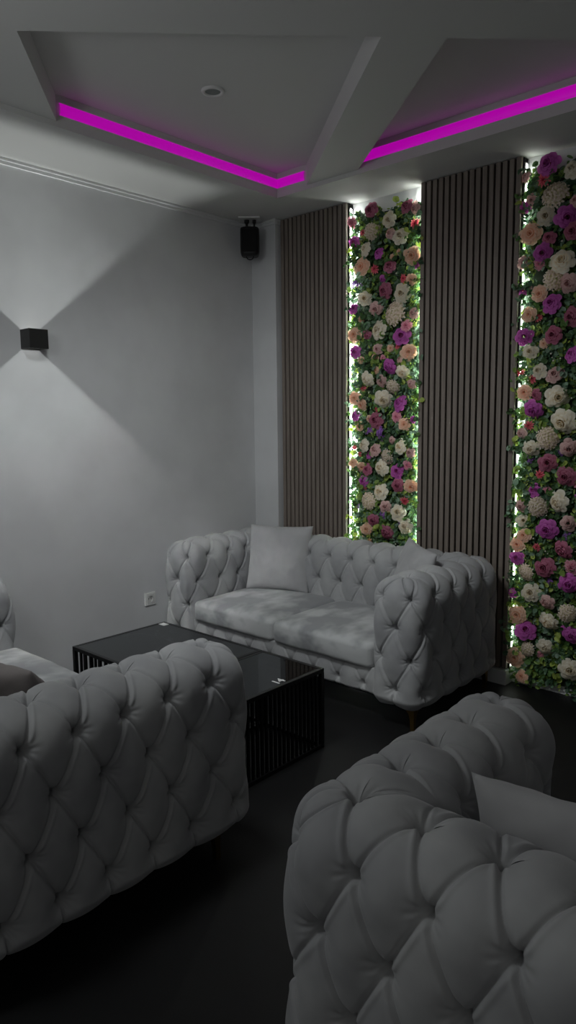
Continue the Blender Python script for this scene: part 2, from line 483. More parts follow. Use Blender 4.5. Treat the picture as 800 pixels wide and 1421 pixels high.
def petal_mesh(name, kind, R, seed):
    r = random.Random(seed)
    bm = bmesh.new()
    uvl = bm.loops.layers.uv.new('petal')

    def layer(n, a0, half, rb, rt, zb, zt, curl, ruffle, nu=6, nv=5, point=0.0, shade=(0, 1)):
        for k in range(n):
            ph = a0 + 2 * PI * k / n + r.uniform(-.12, .12)
            s1, s2, ph2 = r.uniform(.88, 1.12), r.uniform(-1, 1), r.uniform(0, 6)

            def fn(u, v, ph=ph, s1=s1, s2=s2, ph2=ph2):
                wid = half * (0.45 + 0.75 * math.sin(PI * min(1, v * 0.62 + 0.06))) * (1 - point * v * v)
                if v > 0.8:
                    wid *= 1 - (0.25 + 0.35 * point) * ((v - 0.8) / 0.2) ** 2
                vv = v * (1 - 0.10 * u * u * v)
                rad = rb + (rt * s1 - rb) * vv ** 1.25
                z = zb + (zt - zb) * math.sin(PI / 2 * min(1, vv * 1.15))
                if v > 0.6:
                    z -= curl * ((v - 0.6) / 0.4) ** 2
                    rad += 0.35 * curl * ((v - 0.6) / 0.4) ** 2
                z += ruffle * v * v * math.sin(5 * u + ph2)
                rad += 0.02 * u * s2
                a = ph + u * wid
                return Vector((R * rad * math.cos(a), R * rad * math.sin(a), R * z))
            petal_grid(bm, uvl, fn, nu, nv)
    if kind == 'rose':
        # tight spiral heart
        def heart(u, v):
            t = (u + 1) / 2 * 4.6 * PI
            rad = 0.015 + 0.0175 * t
            return Vector((R * rad * math.cos(t), R * rad * math.sin(t), R * (0.2 + (0.66 - 0.55 * rad) * v + .03 * v * math.sin(3 * t))))
        petal_grid(bm, uvl, heart, 44, 3)
        layer(3, .3, 1.00, .17, .30, .05, .78, .04, .02)
        layer(4, .9, .74, .20, .44, .02, .72, .12, .03, point=.05)
        layer(5, .1, .66, .22, .62, 0, .62, .20, .04, point=.08)
        layer(5, .75, .68, .24, .82, -.02, .46, .26, .05, point=.08)
        layer(6, .2, .58, .22, 1.04, -.05, .28, .26, .06, point=.1)
    elif kind == 'peony':
        layer(5, .3, .8, .04, .16, .1, .5, .0, .03, 4, 4)
        layer(7, .0, .6, .08, .36, .08, .52, .04, .05, 4, 4)
        layer(8, .4, .55, .10, .60, .05, .46, .08, .06, 5, 4)
        layer(9, .1, .48, .12, .84, .0, .34, .10, .06, 5, 4)
        layer(9, .5, .46, .12, 1.04, -.04, .16, .10, .06, 5, 4)
    elif kind == 'carnation':
        for q, (rt, zt) in enumerate(((.22, .5), (.42, .5), (.62, .42), (.82, .32), (1.0, .16))):
            layer(7 + 2 * q, q * .37, .42 - .03 * q, .03 + .02 * q, rt, .0, zt, .05, .07, 5, 3, point=.15)
    elif kind == 'daisy':
        layer(11, 0, .30, .12, 1.0, .05, .22, .12, .02, 3, 4, point=.55)
        layer(9, .2, .30, .08, .74, .10, .34, .08, .02, 3, 4, point=.55)
        layer(7, .1, .34, .04, .42, .14, .42, .02, .02, 3, 3, point=.4)
    elif kind == 'hydrangea':
        for k in range(40):
            y = 1 - (k + .5) / 40 * .92
            a = k * 2.39996
            rr = math.sqrt(max(0, 1 - y * y))
            c = Vector((rr * math.cos(a) * .86 + r.uniform(-.05, .05), rr * math.sin(a) * .86 + r.uniform(-.05, .05), y * .48 + r.uniform(-.05, .05)))
            nrm = Vector((c.x * .7, c.y * .7, 0.55)).normalized()
            q = nrm.to_track_quat('Z', 'Y').to_matrix()
            tw = r.uniform(0, PI)
            S = 0.30
            for p in range(4):
                def fn(u, v, p=p, q=q, c=c, tw=tw):
                    a2 = tw + p * PI / 2 + u * .62 * math.sin(PI * min(1, .12 + v * .80))
                    return R * (c + q @ Vector((S * v * math.cos(a2), S * v * math.sin(a2), .05 * v * v - .04 * u * u * v)))
                petal_grid(bm, uvl, fn, 2, 2)
        petal_grid(bm, uvl, lambda u, v: Vector((R * .8 * math.sin(v * 1.45) * math.cos(PI * u), R * .8 * math.sin(v * 1.45) * math.sin(PI * u), R * .36 * math.cos(v * 1.45))), 16, 5)
    elif kind == 'lilac':
        for k in range(22):
            c = Vector((r.gauss(0, .42), r.gauss(0, .42), r.uniform(.0, .5)))
            q = Vector((c.x * .8, c.y * .8, .6)).normalized().to_track_quat('Z', 'Y').to_matrix()
            tw = r.uniform(0, PI)
            S = .30
            for p in range(5):
                def fn(u, v, p=p, q=q, c=c, tw=tw):
                    a2 = tw + p * 2 * PI / 5 + u * .5 * math.sin(PI * min(1, .12 + v * .80))
                    return R * (c + q @ Vector((S * v * math.cos(a2), S * v * math.sin(a2), .10 * v)))
                petal_grid(bm, uvl, fn, 2, 2)
    me = bpy.data.meshes.new(name)
    bm.to_mesh(me)
    bm.free()
    return me


def petal_mat(name, heart, mid, edge):
    m = bpy.data.materials.new(name)
    m.use_nodes = True
    nt = m.node_tree
    b = nt.nodes['Principled BSDF']
    b.inputs['Roughness'].default_value = 0.7
    uv = nt.nodes.new('ShaderNodeUVMap')
    uv.uv_map = 'petal'
    sp = nt.nodes.new('ShaderNodeSeparateXYZ')
    cr = nt.nodes.new('ShaderNodeValToRGB')
    e = cr.color_ramp.elements
    e[0].position, e[0].color = 0.1, srgb(*heart)
    e[1].position, e[1].color = 0.95, srgb(*edge)
    k = e.new(0.55)
    k.color = srgb(*mid)
    oi = nt.nodes.new('ShaderNodeObjectInfo')
    hs = nt.nodes.new('ShaderNodeHueSaturation')
    mr = nt.nodes.new('ShaderNodeMapRange')
    mr.inputs['To Min'].default_value = 0.86
    mr.inputs['To Max'].default_value = 1.12
    tr = nt.nodes.new('ShaderNodeBsdfTranslucent')
    mx = nt.nodes.new('ShaderNodeMixShader')
    mx.inputs[0].default_value = 0.3
    L = nt.links.new
    L(uv.outputs[0], sp.inputs[0])
    L(sp.outputs['Y'], cr.inputs['Fac'])
    L(cr.outputs['Color'], hs.inputs['Color'])
    L(oi.outputs['Random'], mr.inputs['Value'])
    L(mr.outputs[0], hs.inputs['Value'])
    L(hs.outputs['Color'], b.inputs['Base Color'])
    L(hs.outputs['Color'], tr.inputs['Color'])
    L(b.outputs[0], mx.inputs[1])
    L(tr.outputs[0], mx.inputs[2])
    L(mx.outputs[0], nt.nodes['Material Output'].inputs['Surface'])
    return m


KINDS = {
    'B': ('rose', 'rose', (88, 16, 40), (158, 50, 84), (196, 120, 146), 'burgundy rose'),
    'P': ('rose', 'rose', (226, 120, 60), (170, 44, 146), (218, 112, 204), 'purple rose with an orange heart'),
    'C': ('rose', 'rose', (200, 158, 92), (238, 222, 182), (252, 246, 228), 'cream rose'),
    'D': ('rose', 'rose', (136, 72, 72), (206, 148, 144), (238, 202, 196), 'dusty pink rose'),
    'O': ('peony', 'peony', (214, 104, 48), (242, 172, 128), (252, 216, 190), 'peach peony'),
    'H': ('hydrangea', 'hydrangea', (196, 190, 130), (244, 226, 208), (250, 238, 224), 'blush white hydrangea head'),
    'K': ('carnation', 'carnation', (180, 40, 84), (230, 110, 146), (250, 190, 204), 'pink carnation'),
    'L': ('lilac_blossom', 'lilac', (120, 60, 160), (170, 110, 205), (196, 146, 224), 'lilac blossom'),
    'R': ('daisy', 'daisy', (170, 40, 60), (214, 72, 96), (238, 130, 140), 'red-pink daisy'),
}
PETALS = {}
for key, (nm, kind, c1, c2, c3, lab) in KINDS.items():
    pm = petal_mat(lab.replace(' ', '_') + '_petals', c1, c2, c3)
    PETALS[key] = []
    for v in range(2):
        me = petal_mesh(nm, kind, 1.0, 11 + v * 17 + ord(key))
        me.materials.append(pm)
        PETALS[key].append(me)

M_leaf = bpy.data.materials.new('mixed_green_leaves')
M_leaf.use_nodes = True
nt = M_leaf.node_tree
b = nt.nodes['Principled BSDF']
b.inputs['Roughness'].default_value = 0.55
at = nt.nodes.new('ShaderNodeAttribute')
at.attribute_name = 'leaf_colour'
tr = nt.nodes.new('ShaderNodeBsdfTranslucent')
mx = nt.nodes.new('ShaderNodeMixShader')
mx.inputs[0].default_value = 0.35
nt.links.new(at.outputs['Color'], b.inputs['Base Color'])
nt.links.new(at.outputs['Color'], tr.inputs['Color'])
nt.links.new(b.outputs[0], mx.inputs[1])
nt.links.new(tr.outputs[0], mx.inputs[2])
nt.links.new(mx.outputs[0], nt.nodes['Material Output'].inputs['Surface'])
M_bud = mat('white_buds', srgb(228, 226, 208), 0.6)
M_mat = mat('green_plastic_grid', srgb(38, 52, 34), 0.8)

LEAF_COLS = [srgb(86, 122, 76), srgb(104, 142, 78), srgb(70, 104, 76), srgb(120, 152, 122), srgb(140, 172, 86),
             srgb(176, 196, 96), srgb(140, 168, 144), srgb(78, 110, 66)]


def foliage_mesh(w, z0, z1, n, r):
    V, F, C = [], [], []
    for _ in range(n):
        spx = r.uniform(-w / 2, w / 2)
        spz = r.uniform(z0, z1)
        col = r.choice(LEAF_COLS)
        # a sprig of leaves
        ang = r.uniform(0, 2 * PI)
        d = Vector((math.cos(ang), -r.uniform(.3, 1.1), math.sin(ang))).normalized()
        edge = r.random() < .10
        if edge:
            spx = r.choice((-1, 1)) * (w / 2 + r.uniform(-.022, -.004))
        base = Vector((spx, -.036 if edge else (-0.012 if r.random() < .88 else -.040), spz))
        k = r.randint(3, 6)
        roundness = r.uniform(0.75, 1.0) if r.random() < .65 else r.uniform(.4, .55)
        for j in range(k):
            p = base + d * (0.012 + 0.013 * j) + Vector((r.uniform(-.012, .012), r.uniform(-.006, .006), r.uniform(-.012, .012)))
            nrm = Vector((r.gauss(0, .55), -1.0, r.gauss(0.25, .55))).normalized()
            q = nrm.to_track_quat('Z', 'Y').to_matrix()
            s = r.uniform(.010, .019)
            tw = r.uniform(0, 2 * PI)
            i0 = len(V)
            V.append(p)
            m = 8
            for a in range(m):
                t = 2 * PI * a / m
                x, y = s * math.cos(t), s * roundness * math.sin(t)
                xx = x * math.cos(tw) - y * math.sin(tw)
                yy = x * math.sin(tw) + y * math.cos(tw)
                g = p + q @ Vector((xx, yy, 0.35 * abs(y) + 0.1 * s))
                g.y = min(g.y, -0.003)
                V.append(g)
            jit = r.uniform(.8, 1.2)
            for a in range(m):
                F.append((i0, i0 + 1 + a, i0 + 1 + (a + 1) % m))
                C.append((col[0] * jit, col[1] * jit, col[2] * jit, 1))
    me = bpy.data.meshes.new('foliage')
    me.from_pydata([tuple(v) for v in V], [], F)
    at = me.color_attributes.new('leaf_colour', 'FLOAT_COLOR', 'CORNER')
    at.data.foreach_set('color', np.repeat(np.array(C, dtype=np.float32), 3, axis=0).ravel())
    me.update()
    return me


def flower_wall(label, x0, x1, zlo, zhi, spec, seed, nleaf, nfill):
    r = random.Random(seed)
    w = x1 - x0
    cx = (x0 + x1) / 2
    yb = YB - 0.002
    t = thing('flower_panel', label, 'flower wall', (cx, yb, 0.09), 0, 'strips of artificial flower wall')
    z0, z1 = zlo - 0.09, zhi - 0.09
    bm = bmesh.new()
    add_box(bm, -w / 2 + 0.03, w / 2 - 0.03, -0.010, 0.0, z0, z1)
    obj('backing_mat', bm, M_mat, t)
    fo = link_mesh('foliage', foliage_mesh(w - 0.024, z0, z1, nleaf, r), M_leaf, t, smooth=False)
    fo['kind'] = 'stuff'
    # tiny white buds between the leaves
    bm = bmesh.new()
    for _ in range(int(nfill * 3)):
        c = Vector((r.uniform(-w / 2 + .02, w / 2 - .02), -r.uniform(.045, .075), r.uniform(z0, z1)))
        bmesh.ops.create_icosphere(bm, subdivisions=1, radius=r.uniform(.003, .0055), matrix=Matrix.Translation(c))
    bu = obj('buds', bm, M_bud, t, smooth=True)
    bu['kind'] = 'stuff'
    pts = []
    for e in spec.split():
        k, x, z, rad = e.split(',')
        pts.append((k, float(x) - cx, float(z) - 0.09, float(rad)))
    # small blossoms deeper in the leaves
    tries = 0
    fill = []
    while len(fill) < nfill and tries < 4000:
        tries += 1
        x, z = r.uniform(-w / 2 + .03, w / 2 - .03), r.uniform(z0 + .02, z1 - .02)
        if all((x - q[1]) ** 2 + (z - q[2]) ** 2 > (q[3] + .022) ** 2 for q in pts + fill):
            fill.append((r.choice('KRLODP'), x, z, r.uniform(.018, .026)))
    for k, x, z, rad in pts + fill:
        nm = KINDS[k][0]
        o = bpy.data.objects.new(nm, r.choice(PETALS[k]))
        COL.objects.link(o)
        o.parent = t
        depth = -0.056 - (0.01 if rad > .035 else 0.0) if rad > .026 else -0.045
        o.location = (x, depth, z)
        tilt = Vector((r.gauss(0.05, .22), -1, r.gauss(-0.02, .22))).normalized()
        o.rotation_euler = (tilt.to_track_quat('Z', 'Y').to_matrix() @ Matrix.Rotation(r.uniform(0, 6.28), 3, 'Z')).to_euler()
        s = rad * 1.08
        o.scale = (s, s, s)
        o['label'] = KINDS[k][5]
    return t


flower_wall('narrow strip of colourful flower wall behind the two-seat sofa, between slatted panels',
            -2.893, -2.382, 0.35, 2.835, FLOWERS_1, 3, 2300, 30)
flower_wall('strip of colourful flower wall at the right edge, reaching down to the floor',
            -1.742, -1.15, 0.05, 2.835, FLOWERS_2, 5, 2900, 36)

# white light strips on the panel edges either side of the flowers


def edge_led(label, x0, x1, led, y):
    t = thing('light_strip', label, 'light strip', ((x0 + x1) / 2, y, 0.10), 0, 'white light strips beside the flowers')
    w = (x1 - x0) / 2
    box('channel', (-w, w, -0.008, 0.010, 0.0, 2.80), M_white, t)
    s = 1 if label.find('left edge') >= 0 else -1
    bm = bmesh.new()
    add_box(bm, w if s > 0 else -w - .003, w + .003 if s > 0 else -w, -0.006, 0.008, 0.01, 2.79)
    obj('diffuser', bm, led, t)


edge_led('white light strip hidden along the left edge of the flowers behind the sofa', -2.925, -2.918, M_led_white, FY + 0.036)
edge_led('white light strip hidden along the right edge of the flowers behind the sofa', -2.386, -2.379, M_led_white, YB - 0.03)
edge_led('white light strip hidden along the left edge of the flowers at the photo edge', -1.748, -1.741, M_led_vignetted, FY + 0.036)

# ------------------------------------------------------------------ tufted sofas
CELL = 0.163          # spacing of the buttons along the sofa
ROW = 0.158           # spacing of the rows of buttons
HT = 0.14             # half thickness of arms and back
ROW1 = 0.178          # from the ridge down to the first row
SW = 10 * CELL + 2 * HT
ZT, ZB = 0.77, 0.125  # top and underside
CAP = 0.115           # from arm front to the first button on the ridge


def tuft(U, V):
    """relief of the button-tufted velvet, in metres; buttons sit at whole (a, b)"""
    a, b = U + V / 2, U - V / 2
    k = np.clip((V - 4.0) / 0.25, 0, 1)          # below the last row the pleats run straight down
    a2, b2 = U, U
    fa = a - np.floor(a)
    fb = b - np.floor(b)
    fu = U - np.floor(U)
    ta = np.minimum(fa, 1 - fa) * 0.1135         # metres from each pleat line
    tb = np.minimum(fb, 1 - fb) * 0.1135
    tu = np.minimum(fu, 1 - fu) * CELL
    pa = np.clip(np.sin(PI * fa) * np.sin(PI * fb), 0, 1) ** 1.0
    pu = np.clip(np.sin(PI * fu), 0, 1) ** 0.8
    puff = pa * (1 - k) + pu * k
    # nearest button
    ra, rb = np.round(a), np.round(b)
    da, db = a - ra, b - rb
    dist = np.hypot((da + db) / 2 * CELL, (da - db) * ROW)
    dist = np.where(V > 4.6, 1.0, dist)
    dim = np.clip(1 - dist / 0.078, 0, 1) ** 2.6
    near = np.exp(-(dist / 0.055) ** 2)

    def pleat(t, f):
        s = np.where(f < 0.5, t, -t)             # signed: the fold lies to one side
        groove = np.exp(-(s / 0.0036) ** 2)
        lip = np.exp(-((s - 0.0085) / 0.0048) ** 2)
        return -0.0075 * groove + 0.0034 * lip
    pl = (pleat(ta, fa) + pleat(tb, 1 - fb)) * (1 - k) + pleat(tu, fu) * k
    d = 0.0150 * puff - 0.002 + pl * (0.75 + 0.5 * near) - 0.030 * dim - 0.034 * np.exp(-(dist / 0.0135) ** 2)
    # the cloth-covered button at the bottom of the dimple
    d = d + 0.011 * np.clip(1 - (dist / 0.0105) ** 2, 0, 1) ** 0.5
    # fine gathers radiating from the buttons
    ang = np.arctan2((da - db) * ROW, (da + db) / 2 * CELL)
    d = d + 0.0012 * np.sin(11 * ang + 1.3) * np.exp(-((dist - 0.026) / 0.016) ** 2)
    return d


def build_sofa_shell(NA):
    """the U of arms and back as one surface: columns run round the outline, rows from ridge to hem"""
    step = 0.0031
    SD = HT + NA * CELL + CAP
    N4 = int(round(NA * CELL / step))
    NB = int(round((SW - 2 * HT) / step))
    mx0, mx1 = -SW / 2 + HT, SW / 2 - HT
    myb = SD - HT             # y of the back's ridge; arm fronts at y = 0
    RC = 0.08                 # corner radius of an arm's front
    RO = 0.13                 # radius of the rear outer corners
    cols = []                 # m(x,y), c(x,y), n(x,y), U, part, amplitude

    # arm on the -x side, outer half: front centre -> outer side -> rear corner
    def cap_outer():
        out = []
        L = (HT - RC) + RC * PI / 2
        n = int(L / step)
        for i in range(n):
            l = L * i / n
            U = l / L
            if l < HT - RC:
                c, nn = (mx0 - l, 0.0), (0, -1)
            else:
                a = (l - (HT - RC)) / RC
                c = (mx0 - (HT - RC) - RC * math.sin(a), RC - RC * math.cos(a))
                nn = (-math.sin(a), -math.cos(a))
            out.append(((mx0, CAP), c, nn, U, 'A', 1.0, 1.0))
        return out

    def arm_outer():
        out = []
        for i in range(N4):
            d = NA * CELL * i / N4
            yo = RC + (CELL + CAP - RC) * (d / CELL) if d < CELL else CAP + d
            out.append(((mx0, CAP + d), (mx0 - HT, yo), (-1, 0), 1 + d / CELL, 'A', 1.0))
        return out

    def corner_outer():
        out = []
        s = HT - RO
        L = 2 * s + RO * PI / 2
        n = int(L / step)
        n += n % 2
        for i in range(n):
            l = L * i / n
            if l < s:
                c, nn = (mx0 - HT, myb + l), (-1, 0)
            elif l < s + RO * PI / 2:
                a = (l - s) / RO
                c = (mx0 - HT + RO - RO * math.cos(a), myb + s + RO * math.sin(a))
                nn = (-math.cos(a), math.sin(a))
            else:
                q = l - s - RO * PI / 2
                c, nn = (mx0 - HT + RO + q, SD), (0, 1)
            out.append(((mx0, myb), c, nn, NA + 1 + l / L, 'A' if i < n / 2 else 'K', 1.0, NA + 1.0))
        return out
    half = cap_outer() + arm_outer() + corner_outer()
    back = []
    for i in range(NB):
        d = (SW - 2 * HT) * i / NB
        back.append(((mx0 + d, myb), (mx0 + d, SD), (0, 1), NA + 2 + d / CELL, 'K', 1.0))
    end = ((mx1, myb), (mx1, SD), (0, 1), NA + 2 + (SW - 2 * HT) / CELL, 'K', 1.0)
    Utot = NA + 2 + (SW - 2 * HT) / CELL

    def mirror(c):
        m, p, n, U, part, amp = c[:6]
        ur = c[6] if len(c) > 6 else U
        return ((-m[0], m[1]), (-p[0], p[1]), (-n[0], n[1]), (Utot + NA + 2) - U, 'B' if part == 'A' else part, amp, (Utot + NA + 2) - ur)
    outer = half + back + [end] + [mirror(c) for c in half[::-1]]
    # fix the corner's part borders for the mirrored half and drop nothing else

    def g(d):
        e = 0.05
        f = lambda q: 0.5 * (q + math.sqrt(q * q + e * e))
        return f(d - HT) - f(-HT)

    def amp(d):
        return min(1.0, max(0.0, (d - 0.11) / 0.09))
    inner_half = []
    L = (HT - RC) + RC * PI / 2
    n = int(L / step)
    for i in range(n):
        l = L * i / n
        U = -l / L
        if l < HT - RC:
            c, nn = (mx0 + l, 0.0), (0, -1)
        else:
            a = (l - (HT - RC)) / RC
            c = (mx0 + (HT - RC) + RC * math.sin(a), RC - RC * math.cos(a))
            nn = (math.sin(a), -math.cos(a))
        inner_half.append(((mx0, CAP), c, nn, U, 'A', 1.0, -1.0))
    for i in range(N4 + 1):
        d = NA * CELL * i / N4
        dc = NA * CELL - d
        yo = RC + (CELL + CAP - RC) * (d / CELL) if d < CELL else CAP + d
        yi = min(yo, myb - HT - g(dc)) if d >= CELL else yo
        inner_half.append(((mx0, CAP + d), (mx0 + HT, yi), (1, 0), -(1 + d / CELL), 'A', amp(dc)))
    inner = list(inner_half)
    for i in range(0, NB + 1):
        d = (SW - 2 * HT) * i / NB
        Wd = SW - 2 * HT
        if d <= Wd / 2:
            xi = mx0 + HT + g(d)
        else:
            xi = mx1 - HT - g(Wd - d)
        inner.append(((mx0 + d, myb), (xi, myb - HT), (0, -1), -(NA + 1 + d / CELL), 'K', amp(min(d, Wd - d))))
    for c in inner_half[::-1]:
        m, p, nn, U, part, am = c[:6]
        ur = c[6] if len(c) > 6 else U
        K0 = -(2 * NA + 2 + (SW - 2 * HT) / CELL)
        inner.append(((-m[0], m[1]), (-p[0], p[1]), (-nn[0], nn[1]), K0 - U, 'B', am, K0 - ur))

    # profile from ridge to hem
    NP = 2.35
    th = np.linspace(0, PI / 2, 400)
    X = np.sin(th) ** (2 / NP)
    Z = np.cos(th) ** (2 / NP)
    arc = np.concatenate([[0], np.cumsum(np.hypot(np.diff(X), np.diff(Z)))]) * HT
    Lq = arc[-1]
    Ltot = Lq + (ZT - HT - ZB)
    ns = int(Ltot / step)
    s = np.linspace(0, Ltot, ns + 1)
    fx = np.where(s <= Lq, np.interp(s, arc, X), 1.0)
    zz = np.where(s <= Lq, ZT - HT + HT * np.interp(s, arc, Z), ZT - HT - (s - Lq))
    # normals of the profile (out, up)
    tx, tz = np.gradient(fx * HT, s), np.gradient(zz, s)
    nl = np.hypot(tx, tz)
    nO, nU = -tz / nl, tx / nl
    # round the hem under
    hem = np.clip((s - (Ltot - 0.035)) / 0.035, 0, 1)
    inset = 0.022 * hem ** 2.2
    bot = [(0.040, ZB - 0.004), (0.07, ZB)]

    def grid(cols, inner_side):
        m = np.array([c[0] for c in cols])
        c = np.array([c[1] for c in cols])
        nn = np.array([c_[2] for c_ in cols], float)
        U = np.array([c_[3] for c_ in cols])
        am = np.array([c_[5] for c_ in cols])
        V = np.where(s < ROW1, s / ROW1, 1 + (s - ROW1) / ROW)
        # around the outer rear corners the rows near the ridge follow the ridge button
        UU, VV = np.meshgrid(U, V)
        Ur = np.array([c_[6] if len(c_) > 6 else c_[3] for c_ in cols])
        w = np.clip(s / 0.11, 0, 1)[:, None]
        w = w * w * (3 - 2 * w)
        UR = np.repeat(Ur[None, :], len(s), 0)
        D = tuft(UR, VV) * (1 - w) + tuft(UU, VV) * w * (1 - (1 - am[None, :]) * w)
        D = D * (1 - 0.55 * hem[:, None])
        # slackness: a slow uneven swelling of the cloth
        P = m[None] + (c - m)[None] * fx[:, None, None]
        H = np.ones_like(D) * zz[:, None]
        Nx = nO[:, None] * nn[None, :, 0]
        Ny = nO[:, None] * nn[None, :, 1]
        Nz = np.repeat(nU[:, None], len(cols), 1)
        x = P[..., 0] + D * Nx - inset[:, None] * nn[None, :, 0]
        y = P[..., 1] + D * Ny - inset[:, None] * nn[None, :, 1]
        z = H + D * Nz - 0.010 * hem[:, None] ** 3 * (np.abs(np.sin(PI * UU)) ** 0.6)
        rows = [np.stack([x, y, z], -1)]
        for ins, zb in bot:
            q = np.stack([c[:, 0] - ins * nn[:, 0], c[:, 1] - ins * nn[:, 1], np.full(len(cols), zb)], -1)
            rows.append(q[None])
        return np.concatenate(rows, 0)
    G = [grid(outer, False), grid(inner, True)]
    parts = [[c[4] for c in outer], [c[4] for c in inner]]
    V, F, PF = [], [], []
    off = 0
    for gi, (g_, pt) in enumerate(zip(G, parts)):
        nr, nc = g_.shape[:2]
        V.append(g_.reshape(-1, 3))
        i = np.arange(nr - 1)[:, None] * nc + np.arange(nc - 1)[None, :] + off
        q = np.stack([i, i + nc, i + nc + 1, i + 1], -1)
        if gi == 1:
            q = q[..., ::-1]
        F.append(q.reshape(-1, 4))
        code = np.array([{'A': 0, 'K': 1, 'B': 2}[p] for p in pt])[:-1]
        PF.append(np.repeat(code[None, :], nr - 1, 0).ravel())
        off += nr * nc
    V, F, PF = np.concatenate(V), np.concatenate(F), np.concatenate(PF)
    # weld the two halves along the ridge, the arm fronts and the collapsed corners
    key = np.ascontiguousarray(np.round(V / 0.0006).astype(np.int64))
    key = key.view([('', key.dtype)] * 3).ravel()
    _, first, inv = np.unique(key, return_index=True, return_inverse=True)
    V = V[first]
    F = inv.ravel()[F]
    # vertex normals over the whole shell, so the parts meet without a shading break
    a, b_, c_, d_ = V[F[:, 0]], V[F[:, 1]], V[F[:, 2]], V[F[:, 3]]
    fn = np.cross(c_ - a, d_ - b_)
    N = np.zeros_like(V)
    for k in range(4):
        np.add.at(N, F[:, k], fn)
    N /= np.maximum(np.linalg.norm(N, axis=1, keepdims=True), 1e-12)
    out = []
    for code in range(3):
        f = F[PF == code]
        bad = (f[:, 0] == f[:, 1]) | (f[:, 1] == f[:, 2]) | (f[:, 2] == f[:, 3]) | (f[:, 3] == f[:, 0]) | (f[:, 0] == f[:, 2]) | (f[:, 1] == f[:, 3])
        quads = f[~bad]
        tris = []
        for q in f[bad]:
            u = list(dict.fromkeys(q.tolist()))
            if len(u) == 3:
                tris.append(u)
        used, inv2 = np.unique(np.concatenate([quads.ravel(), np.array(tris, dtype=np.int64).ravel()]), return_inverse=True)
        nq = quads.size
        quads2 = inv2[:nq].reshape(-1, 4)
        tris2 = inv2[nq:].reshape(-1, 3)
        me = bpy.data.meshes.new('upholstery')
        Vp = V[used].astype(np.float32)
        me.vertices.add(len(Vp))
        me.vertices.foreach_set('co', Vp.ravel())
        loops = np.concatenate([quads2.ravel(), tris2.ravel()]).astype(np.int32)
        me.loops.add(len(loops))
        me.loops.foreach_set('vertex_index', loops)
        npoly = len(quads2) + len(tris2)
        me.polygons.add(npoly)
        tot = np.concatenate([np.full(len(quads2), 4), np.full(len(tris2), 3)]).astype(np.int32)
        me.polygons.foreach_set('loop_start', np.concatenate([[0], np.cumsum(tot)[:-1]]).astype(np.int32))
        me.polygons.foreach_set('loop_total', tot)
        me.update(calc_edges=True)
        me.polygons.foreach_set('use_smooth', [True] * npoly)
        me.validate()
        if len(me.vertices) == len(used):
            me.normals_split_custom_set_from_vertices(N[used].tolist())
        out.append(me)
    return out


def rounded_slab(name, w, d, h, r, crown, seed, n=3, noise=0.004):
    """soft cushion: a rounded box with a crowned top, local origin at the middle of its underside"""
    nx, ny, nz = int(w / .012), int(d / .012), int(h / .012)
    bm = bmesh.new()
    bmesh.ops.create_cube(bm, size=2.0)
    bmesh.ops.subdivide_edges(bm, edges=bm.edges[:], cuts=34, use_grid_fill=True)
    from mathutils import noise as mn
    for v in bm.verts:
        p = v.co
        q = Vector((p.x * w / 2, p.y * d / 2, p.z * h / 2))
        # spacing is tighter near the edges
        q.x = math.copysign(w / 2 * (1 - (1 - abs(p.x)) ** 1.0), p.x)
        core = Vector((max(-w / 2 + r, min(w / 2 - r, q.x)), max(-d / 2 + r, min(d / 2 - r, q.y)), max(-h / 2 + r, min(h / 2 - r, q.z))))
        dv = q - core
        if dv.length > 1e-6:
            m = max(abs(dv.x), abs(dv.y), abs(dv.z))
            q = core + dv.normalized() * m
        ex, ey = 1 - (2 * q.x / w) ** 4, 1 - (2 * q.y / d) ** 4
        if p.z > 0:
            q.z += crown * max(0, ex) * max(0, ey) * min(1, p.z)
        bul = 1 - p.z * p.z
        if abs(p.y) > .9:
            q.y += math.copysign(0.010 * bul * max(0, ex), p.y)
        if abs(p.x) > .9:
            q.x += math.copysign(0.003 * bul * max(0, ey), p.x)
        nz_ = mn.noise(Vector((q.x * 6 + seed, q.y * 6, q.z * 9))) * noise + mn.noise(Vector((q.x * 17 + seed, q.y * 17, q.z * 17))) * noise * .35
        q += p.normalized() * nz_
        q.z += h / 2
        v.co = q
    return bm


def pillow_mesh(name, w, h, t, seed):
    bm = bmesh.new()
    from mathutils import noise as mn
    n = 40
    grid = {}
    for side in (1, -1):
        for i in range(n + 1):
            for j in range(n + 1):
                u, v = -1 + 2 * i / n, -1 + 2 * j / n
                edge = i in (0, n) or j in (0, n)
                if edge and side < 0:
                    grid[(side, i, j)] = grid[(1, i, j)]
                    continue
                pin = 1 - 0.055 * (1 - abs(u) ** 2) * abs(v) ** 3
                pinv = 1 - 0.055 * (1 - abs(v) ** 2) * abs(u) ** 3
                x = w / 2 * u * pinv
                z = h / 2 * v * pin
                th = (max(0, 1 - abs(u) ** 2.6) * max(0, 1 - abs(v) ** 2.6)) ** 0.55
                y = side * t / 2 * th
                wr = mn.noise(Vector((u * 2.2 + seed, v * 2.2, side))) * .012 + mn.noise(Vector((u * 6 + seed, v * 5, side * 3))) * .005
                y += side * wr * th ** .5
                grid[(side, i, j)] = bm.verts.new((x, y, z))
    for side in (1, -1):
        for i in range(n):
            for j in range(n):
                q = [grid[(side, i, j)], grid[(side, i + 1, j)], grid[(side, i + 1, j + 1)], grid[(side, i, j + 1)]]
                if side > 0:
                    q = q[::-1]
                bm.faces.new(q)
    return bm


